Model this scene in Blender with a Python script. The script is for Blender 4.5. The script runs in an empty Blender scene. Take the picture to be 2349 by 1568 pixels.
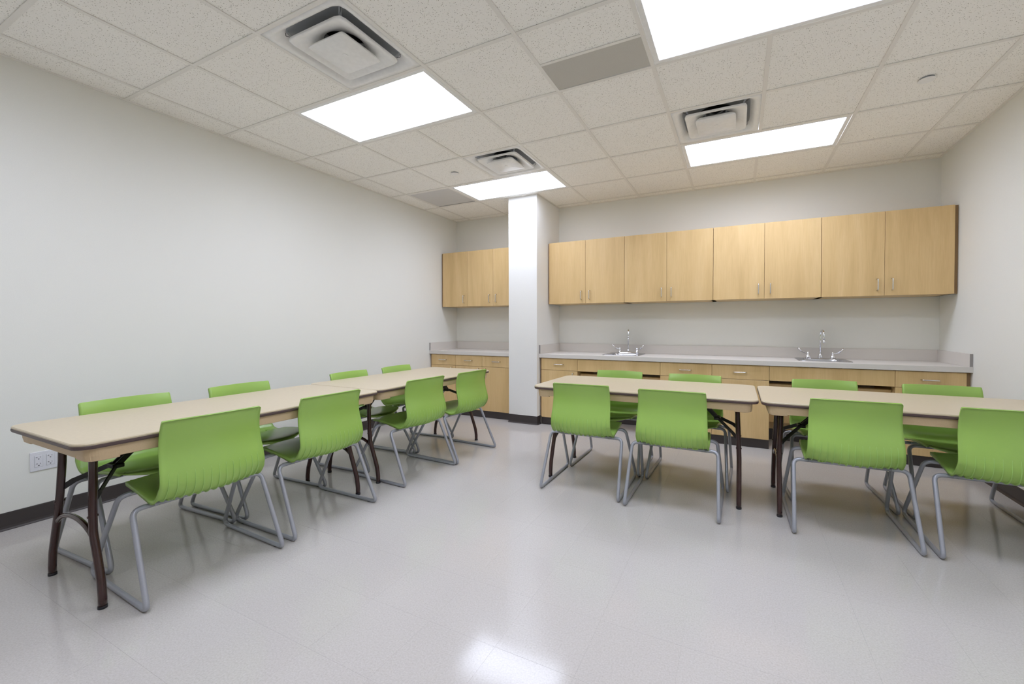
import bpy, bmesh, math, random
from mathutils import Vector, Matrix
random.seed(7)
PI = math.pi
S = bpy.context.scene
C = S.collection

# ------------------------------------------------------------------ camera
YAW, PITCH, ROLL = -0.4581, -0.0151, -0.0013
FPX, PX, PY = 964.87, 1217.38, 761.81
W0, H0 = 2349.0, 1568.0
H = 2.712                                   # ceiling height
fw = Vector((math.sin(YAW)*math.cos(PITCH), math.cos(YAW)*math.cos(PITCH), math.sin(PITCH)))
rt = Vector((math.cos(YAW), -math.sin(YAW), 0)); up = rt.cross(fw)
r2 = math.cos(ROLL)*rt + math.sin(ROLL)*up
u2 = -math.sin(ROLL)*rt + math.cos(ROLL)*up
cam = bpy.data.cameras.new('camera'); camo = bpy.data.objects.new('camera', cam); C.objects.link(camo)
M = Matrix((r2, u2, -fw)).transposed().to_4x4(); M.translation = Vector((3.5105, -5.032, 1.1688))
camo.matrix_world = M
cam.sensor_fit = 'HORIZONTAL'; cam.sensor_width = 36; cam.lens = 36*FPX/W0
cam.shift_x = (W0/2-PX)/W0; cam.shift_y = (PY-H0/2)/W0
cam.clip_start = 0.05
S.camera = camo

# ------------------------------------------------------------------ world, exposure
w = bpy.data.worlds.new('world'); S.world = w; w.use_nodes = True
w.node_tree.nodes['Background'].inputs[0].default_value = (.5, .5, .5, 1)
w.node_tree.nodes['Background'].inputs[1].default_value = 0.3
LAMP_COLOR = (0.925, 0.985, 1.18, 1)
LAMP_STRENGTH = 13.4
S.view_settings.view_transform = 'Standard'; S.view_settings.look = 'None'
S.view_settings.exposure = 0.0; S.view_settings.gamma = 1.0
S.view_settings.use_curve_mapping = False
S.cycles.max_bounces = 14; S.cycles.diffuse_bounces = 10; S.cycles.glossy_bounces = 5
S.cycles.caustics_reflective = False; S.cycles.caustics_refractive = False
S.cycles.use_denoising = True
S.cycles.sample_clamp_indirect = 8

# ------------------------------------------------------------------ materials
def new_mat(name):
    m = bpy.data.materials.new(name); m.use_nodes = True
    nt = m.node_tree; b = nt.nodes['Principled BSDF']
    return m, nt, b
def col(c): return (c[0], c[1], c[2], 1)
def pos_node(nt):
    g = nt.nodes.new('ShaderNodeNewGeometry'); return g.outputs['Position']
def mapping(nt, src, scale):
    mp = nt.nodes.new('ShaderNodeMapping'); nt.links.new(src, mp.inputs['Vector'])
    mp.inputs['Scale'].default_value = scale; return mp
def noise(nt, vec, scale, detail=3, rough=.5):
    n = nt.nodes.new('ShaderNodeTexNoise'); nt.links.new(vec, n.inputs['Vector'])
    n.inputs['Scale'].default_value = scale; n.inputs['Detail'].default_value = detail
    n.inputs['Roughness'].default_value = rough; return n
def ramp(nt, src, stops):
    r = nt.nodes.new('ShaderNodeValToRGB'); nt.links.new(src, r.inputs[0])
    e = r.color_ramp.elements
    while len(e) < len(stops): e.new(.5)
    for k, (p, c) in enumerate(stops): e[k].position = p; e[k].color = col(c)
    return r
def bump(nt, b, src, strength, dist=.001):
    bp = nt.nodes.new('ShaderNodeBump'); nt.links.new(src, bp.inputs['Height'])
    bp.inputs['Strength'].default_value = strength; bp.inputs['Distance'].default_value = dist
    nt.links.new(bp.outputs[0], b.inputs['Normal'])
def plain(name, c, rough=.5, metal=0, coat=0, spec=None, bumps=0, bscale=300):
    m, nt, b = new_mat(name)
    b.inputs['Base Color'].default_value = col(c); b.inputs['Roughness'].default_value = rough
    b.inputs['Metallic'].default_value = metal; b.inputs['Coat Weight'].default_value = coat
    b.inputs['Coat Roughness'].default_value = .08
    if spec is not None: b.inputs['Specular IOR Level'].default_value = spec
    n = noise(nt, pos_node(nt), bscale, 2)
    r = ramp(nt, n.outputs['Fac'], [(.3, [x*.97 for x in c]), (.7, [min(1, x*1.03) for x in c])])
    nt.links.new(r.outputs[0], b.inputs['Base Color'])
    if bumps: bump(nt, b, n.outputs['Fac'], bumps, .0006)
    return m

def wood(name, ca, cb, cc):
    m, nt, b = new_mat(name)
    oi = nt.nodes.new('ShaderNodeObjectInfo')
    add = nt.nodes.new('ShaderNodeVectorMath'); add.operation = 'ADD'
    mul = nt.nodes.new('ShaderNodeVectorMath'); mul.operation = 'SCALE'
    comb = nt.nodes.new('ShaderNodeCombineXYZ')
    for k in range(3): nt.links.new(oi.outputs['Random'], comb.inputs[k])
    nt.links.new(comb.outputs[0], mul.inputs[0]); mul.inputs['Scale'].default_value = 13
    nt.links.new(pos_node(nt), add.inputs[0]); nt.links.new(mul.outputs[0], add.inputs[1])
    mp = mapping(nt, add.outputs[0], (5.5, 5.5, .55))
    n1 = noise(nt, mp.outputs[0], 1.3, 5, .6); n1.inputs['Distortion'].default_value = .5
    mp2 = mapping(nt, add.outputs[0], (150, 150, 6))
    n2 = noise(nt, mp2.outputs[0], 1.0, 3, .6)
    r1 = ramp(nt, n1.outputs['Fac'], [(.28, ca), (.5, cb), (.72, cc)])
    r2_ = ramp(nt, n2.outputs['Fac'], [(.3, (.90, .88, .84)), (.6, (1, 1, 1))])
    mx = nt.nodes.new('ShaderNodeMix'); mx.data_type = 'RGBA'; mx.blend_type = 'MULTIPLY'
    mx.inputs['Factor'].default_value = .6
    nt.links.new(r1.outputs[0], mx.inputs['A']); nt.links.new(r2_.outputs[0], mx.inputs['B'])
    nt.links.new(mx.outputs['Result'], b.inputs['Base Color'])
    b.inputs['Roughness'].default_value = .34
    return m

MAT = {}
MAT['maple'] = wood('maple_veneer', (.61, .42, .19), (.69, .485, .23), (.745, .54, .275))
MAT['maple_shaded'] = plain('maple_shade_tone', (.30, .19, .09), .55)  # maple darkened so its colour holds the shade of the recessed filler strips
MAT['wall'] = plain('wall_paint', (.775, .775, .73), .75, spec=.25, bumps=.25, bscale=420)
MAT['column'] = plain('column_paint', (.79, .785, .755), .75, spec=.25, bumps=.25, bscale=420)
MAT['base'] = plain('vinyl_base', (.045, .036, .035), .42)
MAT['tee'] = plain('tee_white', (.80, .78, .74), .5)
MAT['white_metal'] = plain('white_metal', (.84, .84, .83), .38, bscale=40)
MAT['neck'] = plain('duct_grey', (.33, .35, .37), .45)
MAT['duct_dark'] = plain('duct_dark', (.02, .02, .025), .6)
MAT['panel_grey'] = plain('panel_grey', (.52, .505, .465), .6)
MAT['laminate'] = plain('counter_laminate', (.66, .625, .58), .38, bscale=900)
MAT['laminate_edge'] = plain('laminate_seam', (.30, .28, .265), .5)
MAT['table_top'] = plain('table_laminate', (.525, .442, .305), .33, bscale=60)
MAT['table_edge'] = plain('table_bumper', (.085, .052, .048), .42)
MAT['table_skirt'] = plain('table_skirt', (.59, .44, .265), .45)
MAT['leg_brown'] = plain('leg_brown', (.042, .0145, .012), .18, coat=.3)
MAT['black_metal'] = plain('black_metal', (.012, .010, .009), .35)
MAT['silver'] = plain('silver_paint', (.37, .38, .42), .34, metal=.3)
MAT['nickel'] = plain('nickel', (.74, .72, .70), .22, metal=1)
MAT['chrome'] = plain('chrome', (.78, .78, .80), .08, metal=1)
MAT['steel'] = plain('stainless', (.52, .52, .53), .25, metal=1)
MAT['outlet'] = plain('outlet_white', (.72, .72, .76), .35)
MAT['slot'] = plain('slot_black', (.015, .015, .02), .6)
MAT['green'] = plain('green_plastic', (.315, .505, .105), .27, spec=.55, bumps=.10, bscale=1400)
MAT['green_lit'] = plain('green_plastic_rib_lit', (.36, .57, .15), .36, spec=.5)  # same plastic as the shell, lightened to paint in the ribs' highlights
MAT['gap'] = plain('dark_gap', (.03, .022, .015), .8)

# floor tile
m, nt, b = new_mat('vinyl_floor_tile')
P = pos_node(nt)
n1 = noise(nt, P, 2.2, 3); n2 = noise(nt, P, 160, 4, .7)
v = nt.nodes.new('ShaderNodeTexVoronoi'); nt.links.new(P, v.inputs['Vector']); v.inputs['Scale'].default_value = 95
r = ramp(nt, n2.outputs['Fac'], [(.30, (.45, .417, .39)), (.5, (.51, .482, .458)), (.72, (.565, .542, .522))])
rv = ramp(nt, v.outputs['Distance'], [(.0, (1.12, 1.12, 1.13)), (.10, (1, 1, 1)), (.9, (.965, .96, .95))])
mx = nt.nodes.new('ShaderNodeMix'); mx.data_type = 'RGBA'; mx.blend_type = 'MULTIPLY'; mx.inputs['Factor'].default_value = .6
nt.links.new(r.outputs[0], mx.inputs['A']); nt.links.new(rv.outputs[0], mx.inputs['B'])
oi = nt.nodes.new('ShaderNodeObjectInfo')
ro = ramp(nt, oi.outputs['Random'], [(0, (.992, .99, .988)), (1, (1.004, 1.004, 1.005))])
mx2 = nt.nodes.new('ShaderNodeMix'); mx2.data_type = 'RGBA'; mx2.blend_type = 'MULTIPLY'; mx2.inputs['Factor'].default_value = 1
nt.links.new(mx.outputs['Result'], mx2.inputs['A']); nt.links.new(ro.outputs[0], mx2.inputs['B'])
nt.links.new(mx2.outputs['Result'], b.inputs['Base Color'])
rr = ramp(nt, n1.outputs['Fac'], [(.3, (.10, .10, .10)), (.7, (.15, .15, .15))])
nt.links.new(rr.outputs[0], b.inputs['Roughness'])
b.inputs['Specular IOR Level'].default_value = .34
bump(nt, b, n1.outputs['Fac'], .05, .002)
MAT['floor'] = m
MAT['joint'] = plain('floor_joint', (.60, .575, .555), .7)

# acoustic ceiling tile: fissured, pin-holed mineral fibre
m, nt, b = new_mat('acoustic_tile')
P = pos_node(nt)
v = nt.nodes.new('ShaderNodeTexVoronoi'); nt.links.new(P, v.inputs['Vector']); v.inputs['Scale'].default_value = 125
n1 = noise(nt, P, 60, 3, .6); n3 = noise(nt, P, 260, 2, .6)
sp = nt.nodes.new('ShaderNodeSeparateColor'); nt.links.new(v.outputs['Color'], sp.inputs[0])
mth = nt.nodes.new('ShaderNodeMath'); mth.operation = 'MULTIPLY_ADD'
nt.links.new(sp.outputs[0], mth.inputs[0]); mth.inputs[1].default_value = -.29
nt.links.new(v.outputs['Distance'], mth.inputs[2])
rv = ramp(nt, mth.outputs[0], [(-0.0, (.40, .38, .35)), (.04, (1, 1, 1))])
rc = ramp(nt, n3.outputs['Fac'], [(.3, (.88, .865, .825)), (.7, (.95, .935, .90))])
mx = nt.nodes.new('ShaderNodeMix'); mx.data_type = 'RGBA'; mx.blend_type = 'MULTIPLY'; mx.inputs['Factor'].default_value = 1
nt.links.new(rc.outputs[0], mx.inputs['A']); nt.links.new(rv.outputs[0], mx.inputs['B'])
nt.links.new(mx.outputs['Result'], b.inputs['Base Color'])
b.inputs['Roughness'].default_value = .9; b.inputs['Specular IOR Level'].default_value = .1
bump(nt, b, n3.outputs['Fac'], .3, .001)
MAT['tile'] = m

# perforated return grille
m, nt, b = new_mat('perforated_grille')
P = pos_node(nt)
mp = mapping(nt, P, (160, 160, 0))
fr = nt.nodes.new('ShaderNodeVectorMath'); fr.operation = 'FRACTION'; nt.links.new(mp.outputs[0], fr.inputs[0])
sb = nt.nodes.new('ShaderNodeVectorMath'); sb.operation = 'SUBTRACT'; nt.links.new(fr.outputs[0], sb.inputs[0]); sb.inputs[1].default_value = (.5, .5, 0)
ln = nt.nodes.new('ShaderNodeVectorMath'); ln.operation = 'LENGTH'; nt.links.new(sb.outputs[0], ln.inputs[0])
rp = ramp(nt, ln.outputs['Value'], [(.20, (.25, .25, .245)), (.26, (.70, .69, .68))])
nt.links.new(rp.outputs[0], b.inputs['Base Color']); b.inputs['Roughness'].default_value = .5
MAT['perforated'] = m

# lamp lens (gives off light)
m, nt, b = new_mat('lamp_lens')
em = nt.nodes.new('ShaderNodeEmission'); em.inputs[0].default_value = LAMP_COLOR; em.inputs[1].default_value = LAMP_STRENGTH
# prismatic lens: light leaves it mostly downwards (cosine-power distribution of a real troffer)
g = nt.nodes.new('ShaderNodeNewGeometry'); dt = nt.nodes.new('ShaderNodeVectorMath'); dt.operation = 'DOT_PRODUCT'
nt.links.new(g.outputs['Incoming'], dt.inputs[0]); nt.links.new(g.outputs['Normal'], dt.inputs[1])
ab = nt.nodes.new('ShaderNodeMath'); ab.operation = 'ABSOLUTE'; nt.links.new(dt.outputs['Value'], ab.inputs[0])
pw = nt.nodes.new('ShaderNodeMath'); pw.operation = 'POWER'; nt.links.new(ab.outputs[0], pw.inputs[0]); pw.inputs[1].default_value = .4
ml = nt.nodes.new('ShaderNodeMath'); ml.operation = 'MULTIPLY'; nt.links.new(pw.outputs[0], ml.inputs[0]); ml.inputs[1].default_value = LAMP_STRENGTH
nt.links.new(ml.outputs[0], em.inputs[1])
nt.links.new(em.outputs[0], nt.nodes['Material Output'].inputs[0])
MAT['lens'] = m

# ------------------------------------------------------------------ mesh helpers
def finish(bm, name, mat, smooth=False, recalc=True):
    me = bpy.data.meshes.new(name)
    if recalc: bmesh.ops.recalc_face_normals(bm, faces=bm.faces[:])
    bm.to_mesh(me); bm.free()
    me.materials.append(mat)
    if smooth:
        for p in me.polygons: p.use_smooth = True
    return me
def link(name, me, parent=None, loc=(0, 0, 0), rz=0):
    o = bpy.data.objects.new(name, me); C.objects.link(o)
    o.location = loc; o.rotation_euler = (0, 0, rz)
    if parent: o.parent = parent
    return o
def box_bm(bm, x0, x1, y0, y1, z0, z1, bev=0, seg=1):
    r = bmesh.ops.create_cube(bm, size=1)
    vs = r['verts']
    for v_ in vs:
        v_.co = Vector(((x0+x1)/2+v_.co.x*(x1-x0), (y0+y1)/2+v_.co.y*(y1-y0), (z0+z1)/2+v_.co.z*(z1-z0)))
    if bev:
        es = list({e for v_ in vs for e in v_.link_edges})
        bmesh.ops.bevel(bm, geom=es, offset=bev, segments=seg, affect='EDGES', profile=.5)
def box(name, mat, parent, x0, x1, y0, y1, z0, z1, bev=0, seg=1, smooth=False):
    bm = bmesh.new(); box_bm(bm, x0, x1, y0, y1, z0, z1, bev, seg)
    return link(name, finish(bm, name, mat, smooth), parent)
def fillet(pts, rads, seg=7):
    pts = [Vector(p) for p in pts]; out = [pts[0]]
    for i in range(1, len(pts)-1):
        r = rads[i] if isinstance(rads, (list, tuple)) else rads
        if not r: out.append(pts[i]); continue
        a = (pts[i-1]-pts[i]); b_ = (pts[i+1]-pts[i]); la, lb = a.length, b_.length; a.normalize(); b_.normalize()
        ang = a.angle(b_); d = min(r/math.tan(ang/2), la*.49, lb*.49)
        p0, p1 = pts[i]+a*d, pts[i]+b_*d
        for k in range(seg+1):
            t = k/seg; out.append(p0*(1-t)**2+pts[i]*2*t*(1-t)+p1*t*t)
    out.append(pts[-1]); return out
def tube_bm(bm, path, r, n=12, cap=True, flat=None):
    path = [Vector(p) for p in path]; L = len(path)
    tan = []
    for i in range(L):
        a = path[max(i-1, 0)]; c_ = path[min(i+1, L-1)]; t = c_-a; t.normalize(); tan.append(t)
    ref = Vector((0, 0, 1)) if abs(tan[0].z) < .9 else Vector((1, 0, 0))
    u = ref.cross(tan[0]).normalized(); rings = []
    for i in range(L):
        u = (u-tan[i]*u.dot(tan[i])).normalized(); w_ = tan[i].cross(u)
        rad = r[i] if isinstance(r, (list, tuple)) else r
        rings.append([bm.verts.new(path[i]+(u*math.cos(2*PI*k/n)+w_*math.sin(2*PI*k/n)*(flat or 1))*rad) for k in range(n)])
    for i in range(L-1):
        for k in range(n):
            bm.faces.new((rings[i][k], rings[i][(k+1) % n], rings[i+1][(k+1) % n], rings[i+1][k]))
    if cap:
        bm.faces.new(rings[0][::-1]); bm.faces.new(rings[-1])
def tube(name, mat, parent, path, r, n=12, flat=None):
    bm = bmesh.new(); tube_bm(bm, path, r, n, flat=flat)
    return link(name, finish(bm, name, mat, True), parent)
def bar_bm(bm, a, b_, wdt, thk, side):
    """flat bar from a to b; side = direction of its width"""
    a, b_ = Vector(a), Vector(b_); t = (b_-a).normalized(); s = Vector(side); s = (s-t*s.dot(t)).normalized(); nrm = t.cross(s)
    vs = []
    for p in (a, b_):
        for i, j in ((-1, -1), (1, -1), (1, 1), (-1, 1)):
            vs.append(bm.verts.new(p+s*i*wdt/2+nrm*j*thk/2))
    for f in ((0, 1, 2, 3), (7, 6, 5, 4), (0, 4, 5, 1), (1, 5, 6, 2), (2, 6, 7, 3), (3, 7, 4, 0)):
        bm.faces.new([vs[k] for k in f])
def se_ring(bm, half, p, z, n=64, cx=0, cy=0):
    out = []
    for k in range(n):
        t = 2*PI*(k+.5*0)/n; c_, s_ = math.cos(t), math.sin(t)
        rr_ = half/((abs(c_)**p+abs(s_)**p)**(1/p))
        out.append(bm.verts.new((cx+c_*rr_, cy+s_*rr_, z)))
    return out
def loft_bm(bm, rings, close_first=False, close_last=False):
    R_ = [se_ring(bm, *r_) for r_ in rings]
    for a, b_ in zip(R_, R_[1:]):
        n = len(a)
        for k in range(n): bm.faces.new((a[k], a[(k+1) % n], b_[(k+1) % n], b_[k]))
    if close_first: bm.faces.new(R_[0])
    if close_last: bm.faces.new(R_[-1])
def lathe_bm(bm, prof, cx=0, cy=0, n=20):
    R_ = []
    for r_, z in prof:
        R_.append([bm.verts.new((cx+r_*math.cos(2*PI*k/n), cy+r_*math.sin(2*PI*k/n), z)) for k in range(n)])
    for a, b_ in zip(R_, R_[1:]):
        for k in range(n): bm.faces.new((a[k], a[(k+1) % n], b_[(k+1) % n], b_[k]))
    bm.faces.new(R_[0]); bm.faces.new(R_[-1])
def empty(name, loc=(0, 0, 0), rz=0, label=None, cat=None, group=None):
    o = bpy.data.objects.new(name, None); C.objects.link(o); o.location = loc; o.rotation_euler = (0, 0, rz)
    o.empty_display_size = .1
    if label: o['label'] = label
    if cat: o['category'] = cat
    if group: o['group'] = group
    return o
def tag(o, label, cat, group=None):
    o['label'] = label; o['category'] = cat
    if group: o['group'] = group
    return o
def copy_tree(o, parent=None):
    c = o.copy(); C.objects.link(c); c.parent = parent
    for ch in list(o.children): copy_tree(ch, c)
    return c
def structure(o, label=None):
    o['kind'] = 'structure'
    if label: o['label'] = label
    return o

# ------------------------------------------------------------------ room shell
XL, XR, YB, YF = -0.262, 5.179, 0.124, -6.95
CX0, CX1, CY = 1.007, 1.387, -0.559
T = .6096
floor = box('floor', MAT['joint'], None, XL-.1, XR+.1, YF-.1, YB+.1, -.12, -.0008); structure(floor, 'pale speckled vinyl tile floor with a polished sheen')
wl = box('wall_left', MAT['wall'], None, XL-.1, XL, YF-.1, YB+.1, -.003, H+.4); structure(wl, 'long plain off-white wall on the left')
wr = box('wall_right', MAT['wall'], None, XR, XR+.1, YF-.1, YB+.1, -.003, H+.4); structure(wr, 'plain off-white wall on the right')
wb = box('wall_back', MAT['wall'], None, XL, XR, YB, YB+.1, -.003, H+.4); structure(wb, 'off-white wall behind the maple cabinets')
wf = box('wall_front', MAT['wall'], None, XL, XR, YF-.1, YF, -.003, H+.4); structure(wf, 'off-white wall behind the camera')
cl = box('wall_column', MAT['column'], None, CX0, CX1, CY, YB, -.003, H, .002); structure(cl, 'square white painted column between the two runs of cabinets')
ceil = box('ceiling', MAT['tile'], None, XL-.1, XR+.1, YF-.1, YB+.1, H+.40, H+.5); structure(ceil, 'suspended ceiling of speckled acoustic tiles in a white grid')

# floor tiles (12 inch), joints measured from the photograph
t = .3048
ox, oy = .93*t, -.24*t
nx0 = math.floor((XL-ox)/t); nx1 = math.ceil((XR-ox)/t)
ny0 = math.floor((YF-oy)/t); ny1 = math.ceil((YB-oy)/t)
def floor_tile_mesh(x0, x1, y0, y1, cx, cy):
    g = .00014; bm = bmesh.new()
    b0 = .0002
    lo = [bm.verts.new(p) for p in ((x0+g-cx, y0+g-cy, -.0008), (x1-g-cx, y0+g-cy, -.0008), (x1-g-cx, y1-g-cy, -.0008), (x0+g-cx, y1-g-cy, -.0008))]
    md = [bm.verts.new((v_.co.x, v_.co.y, -.0001)) for v_ in lo]
    hi = [bm.verts.new((v_.co.x+(b0 if v_.co.x < (x0+x1)/2-cx else -b0), v_.co.y+(b0 if v_.co.y < (y0+y1)/2-cy else -b0), 0)) for v_ in lo]
    for A, B in ((lo, md), (md, hi)):
        for k in range(4): bm.faces.new((A[k], A[(k+1) % 4], B[(k+1) % 4], B[k]))
    bm.faces.new(hi)
    return bm
full = finish(floor_tile_mesh(0, t, 0, t, 0, 0), 'floor_tile', MAT['floor'])
cells = []
for i in range(nx0, nx1):
    for j in range(ny0, ny1):
        x0, x1 = max(ox+i*t, XL), min(ox+(i+1)*t, XR); y0, y1 = max(oy+j*t, YF), min(oy+(j+1)*t, YB)
        if x1-x0 < .004 or y1-y0 < .004: continue
        mid = Vector(((x0+x1)/2, (y0+y1)/2, 0)); d = mid-M.translation
        z_ = d.dot(fw)
        vis = z_ > .3 and abs(d.dot(r2)/z_) < 1.45 and (-d.dot(u2)/z_) < 1.0 and mid.y < -.3
        cells.append((not vis, d.length, x0, x1, y0, y1))
cells.sort()
rest = bmesh.new()
for k, (hid, dd, x0, x1, y0, y1) in enumerate(cells):
    if k < 300 and not hid:
        if x1-x0 > t-.001 and y1-y0 > t-.001: link('floor_tile', full, floor, (x0, y0, 0))
        else:
            link('floor_tile', finish(floor_tile_mesh(x0, x1, y0, y1, x0, y0), 'floor_tile', MAT['floor']), floor, (x0, y0, 0))
    else:
        tb = floor_tile_mesh(x0, x1, y0, y1, 0, 0); me = bpy.data.meshes.new('tmp'); tb.to_mesh(me); tb.free(); rest.from_mesh(me); bpy.data.meshes.remove(me)
o = link('floor_tiling', finish(rest, 'floor_tiling', MAT['floor']), floor); o['kind'] = 'stuff'

# cove base along walls and round the column
def cove(name, a, b_, nrm, hgt=.10, parent=None, ext0=0, ext1=0):
    a, b_, nrm = Vector(a), Vector(b_), Vector(nrm)
    dirv = (b_-a).normalized(); a = a-dirv*ext0; b_ = b_+dirv*ext1
    prof = [(0, 0), (.016, 0), (.0155, .003), (.008, .010), (.0045, .022), (.004, hgt-.003), (.0025, hgt), (0, hgt)]
    bm = bmesh.new(); rs = []
    for p in (a, b_): rs.append([bm.verts.new((p.x+nrm.x*q[0], p.y+nrm.y*q[0], q[1])) for q in prof])
    n = len(prof)
    for k in range(n): bm.faces.new((rs[0][k], rs[0][(k+1) % n], rs[1][(k+1) % n], rs[1][k]))
    bm.faces.new(rs[0]); bm.faces.new(rs[1][::-1])
    return link(name, finish(bm, name, MAT['base']), parent)
structure(cove('baseboard_left', (XL, YF, 0), (XL, -.47, 0), (1, 0, 0)), 'dark brown vinyl cove base along the left wall')
structure(cove('baseboard_right', (XR, YF, 0), (XR, -.47, 0), (-1, 0, 0)), 'dark brown vinyl cove base along the right wall')
bcol = cove('baseboard_column', (CX0, CY, 0), (CX1, CY, 0), (0, -1, 0), ext0=.004, ext1=.004); structure(bcol, 'dark brown vinyl cove base round the column')
cove('baseboard_return', (CX1, CY-.004, 0), (CX1, -.47, 0), (1, 0, 0), parent=bcol)
structure(cove('baseboard_front', (XL, YF, 0), (XR, YF, 0), (0, 1, 0)))

# ------------------------------------------------------------------ suspended ceiling
lights = [(1, 1), (1, 4), (5, 1), (5, 4), (1, 7), (5, 7)]       # (i, j): x i..i+2, y -(j+1)..-j
vents = [(2, 2), (2, 5), (5, 2)]
taken = set()
for i, j in lights: taken |= {(i, j), (i+1, j)}
for c_ in vents: taken.add(c_)
taken.add((0, 1))
def tile_mesh(x0, x1, y0, y1, cx, cy):
    bm = bmesh.new(); box_bm(bm, x0-cx, x1-cx, y0-cy, y1-cy, 0, .016); return finish(bm, 'ceiling_tile', MAT['tile'])
ftile = tile_mesh(.003, T-.003, .003, T-.003, 0, 0)
ZT = H+.0045
def lay_tile(x0, x1, y0, y1):
    if x1-x0 < .02 or y1-y0 < .02: return
    if abs(x1-x0-T) < 1e-4 and abs(y1-y0-T) < 1e-4: link('ceiling_tile', ftile, ceil, (x0, y0, ZT))
    else: link('ceiling_tile', tile_mesh(x0+.002, x1-.002, y0+.002, y1-.002, x0, y0), ceil, (x0, y0, ZT))
jmax = int(-YF/T)
for i in range(-1, 9):
    for j in range(-1, jmax+1):
        if (i, j) in taken: continue
        x0, x1 = max(i*T, XL), min((i+1)*T, XR); y0, y1 = max(-(j+1)*T, YF), min(-j*T, YB)
        if (i, j) == (4, 4): lay_tile(x0, x1, y0, -4.5*T); continue
        lay_tile(x0, x1, y0, y1)
def tee(name, x0, x1, y0, y1, alongx, z=0):
    bm = bmesh.new()
    box_bm(bm, x0, x1, y0, y1, H-.0005-z, H+.0035, .0006)
    if alongx: box_bm(bm, x0, x1, (y0+y1)/2-.001, (y0+y1)/2+.001, H+.0035, H+.035)
    else: box_bm(bm, (x0+x1)/2-.001, (x0+x1)/2+.001, y0, y1, H+.0035, H+.035)
    return link(name, finish(bm, name, MAT['tee']), ceil)
hw = .0119
for i in range(0, 9): tee('main_tee', i*T-hw, i*T+hw, YF, YB, False) if i not in (2, 6) else None
# main tees interrupted by the two-cell light fixtures
for i in (2, 6):
    ys = [YB]+sum([[-j*T, -(j+1)*T] for (a, j) in sorted(lights, key=lambda q: q[1]) if a == i-1], [])+[YF]
    for k in range(0, len(ys), 2): tee('main_tee', i*T-hw, i*T+hw, ys[k+1]-(hw if k+1 < len(ys)-1 else 0), ys[k]+(hw if k else 0), False)
for j in range(0, jmax+1):
    for i in range(-1, 9):
        x0, x1 = max(i*T+hw, XL), min((i+1)*T-hw, XR)
        if i == 2-0 and False: pass
        # the middle tee is missing under a fixture edge only on its inner side; fixture edges are covered
        tee('cross_tee', x0, x1, -j*T-hw, -j*T+hw, True, .0003)
tee('cross_tee', 4*T+hw, 5*T-hw, -4.5*T-hw*.8, -4.5*T+hw*.8, True)
# wall angle mouldings
def angle_trim(name, x0, x1, y0, y1): return structure(box(name, MAT['tee'], None, x0, x1, y0, y1, H-.001, H+.004, .0005), 'thin white wall angle under the ceiling tiles')
angle_trim('trim_1', XL, XL+.022, YF, YB); angle_trim('trim_2', XR-.022, XR, YF, YB)
angle_trim('trim_3', XL+.022, CX0-.02, YB-.022, YB); angle_trim('trim_4', CX1+.02, XR-.022, YB-.022, YB)
angle_trim('trim_5', CX0-.05, CX1+.004, CY-.022, CY); angle_trim('trim_6', CX1, CX1+.016, CY, YB-.001)

# grey blank panel filling half a cell
o = box('ceiling_panel', MAT['panel_grey'], None, 4*T+.012, 5*T-.008, -4.5*T+.010, -4*T-.014, H+.0028, H+.012)
tag(o, 'smooth flat grey rectangular ceiling panel filling half a grid cell', 'panel')

# light fixtures
def light_fixture(i, j, label):
    x0, x1, y0, y1 = i*T, (i+2)*T, -(j+1)*T, -j*T
    r_ = empty('ceiling_light', ((x0+x1)/2, (y0+y1)/2, H), 0, label, 'light', 'recessed ceiling lights')
    a, b_ = T-.013, T/2-.013
    bm = bmesh.new(); e = .030
    for q in ((-a, a, -b_, -b_+e), (-a, a, b_-e, b_), (-a, -a+e, -b_+e, b_-e), (a-e, a, -b_+e, b_-e)):
        box_bm(bm, q[0], q[1], q[2], q[3], .0005, .016, .002)
    box_bm(bm, -a+.002, a-.002, -b_+.002, b_-.002, .075, .09)
    link('frame', finish(bm, 'frame', MAT['white_metal']), r_)
    bm = bmesh.new(); box_bm(bm, -a+e-.002, a-e+.002, -b_+e-.002, b_-e+.002, .0045, .0085)
    link('lens', finish(bm, 'lens', MAT['lens']), r_)
    return r_
light_fixture(5, 4, 'large bright recessed ceiling light cut off by the top edge of the photo')
light_fixture(1, 4, 'bright recessed ceiling light beside the biggest air diffuser, nearer the left wall')
light_fixture(1, 1, 'bright recessed ceiling light right in front of the white column')
light_fixture(5, 1, 'bright recessed ceiling light above the right row of wall cabinets')
light_fixture(1, 7, 'recessed ceiling light at the left behind the camera')
light_fixture(5, 7, 'recessed ceiling light at the right behind the camera')

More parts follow.
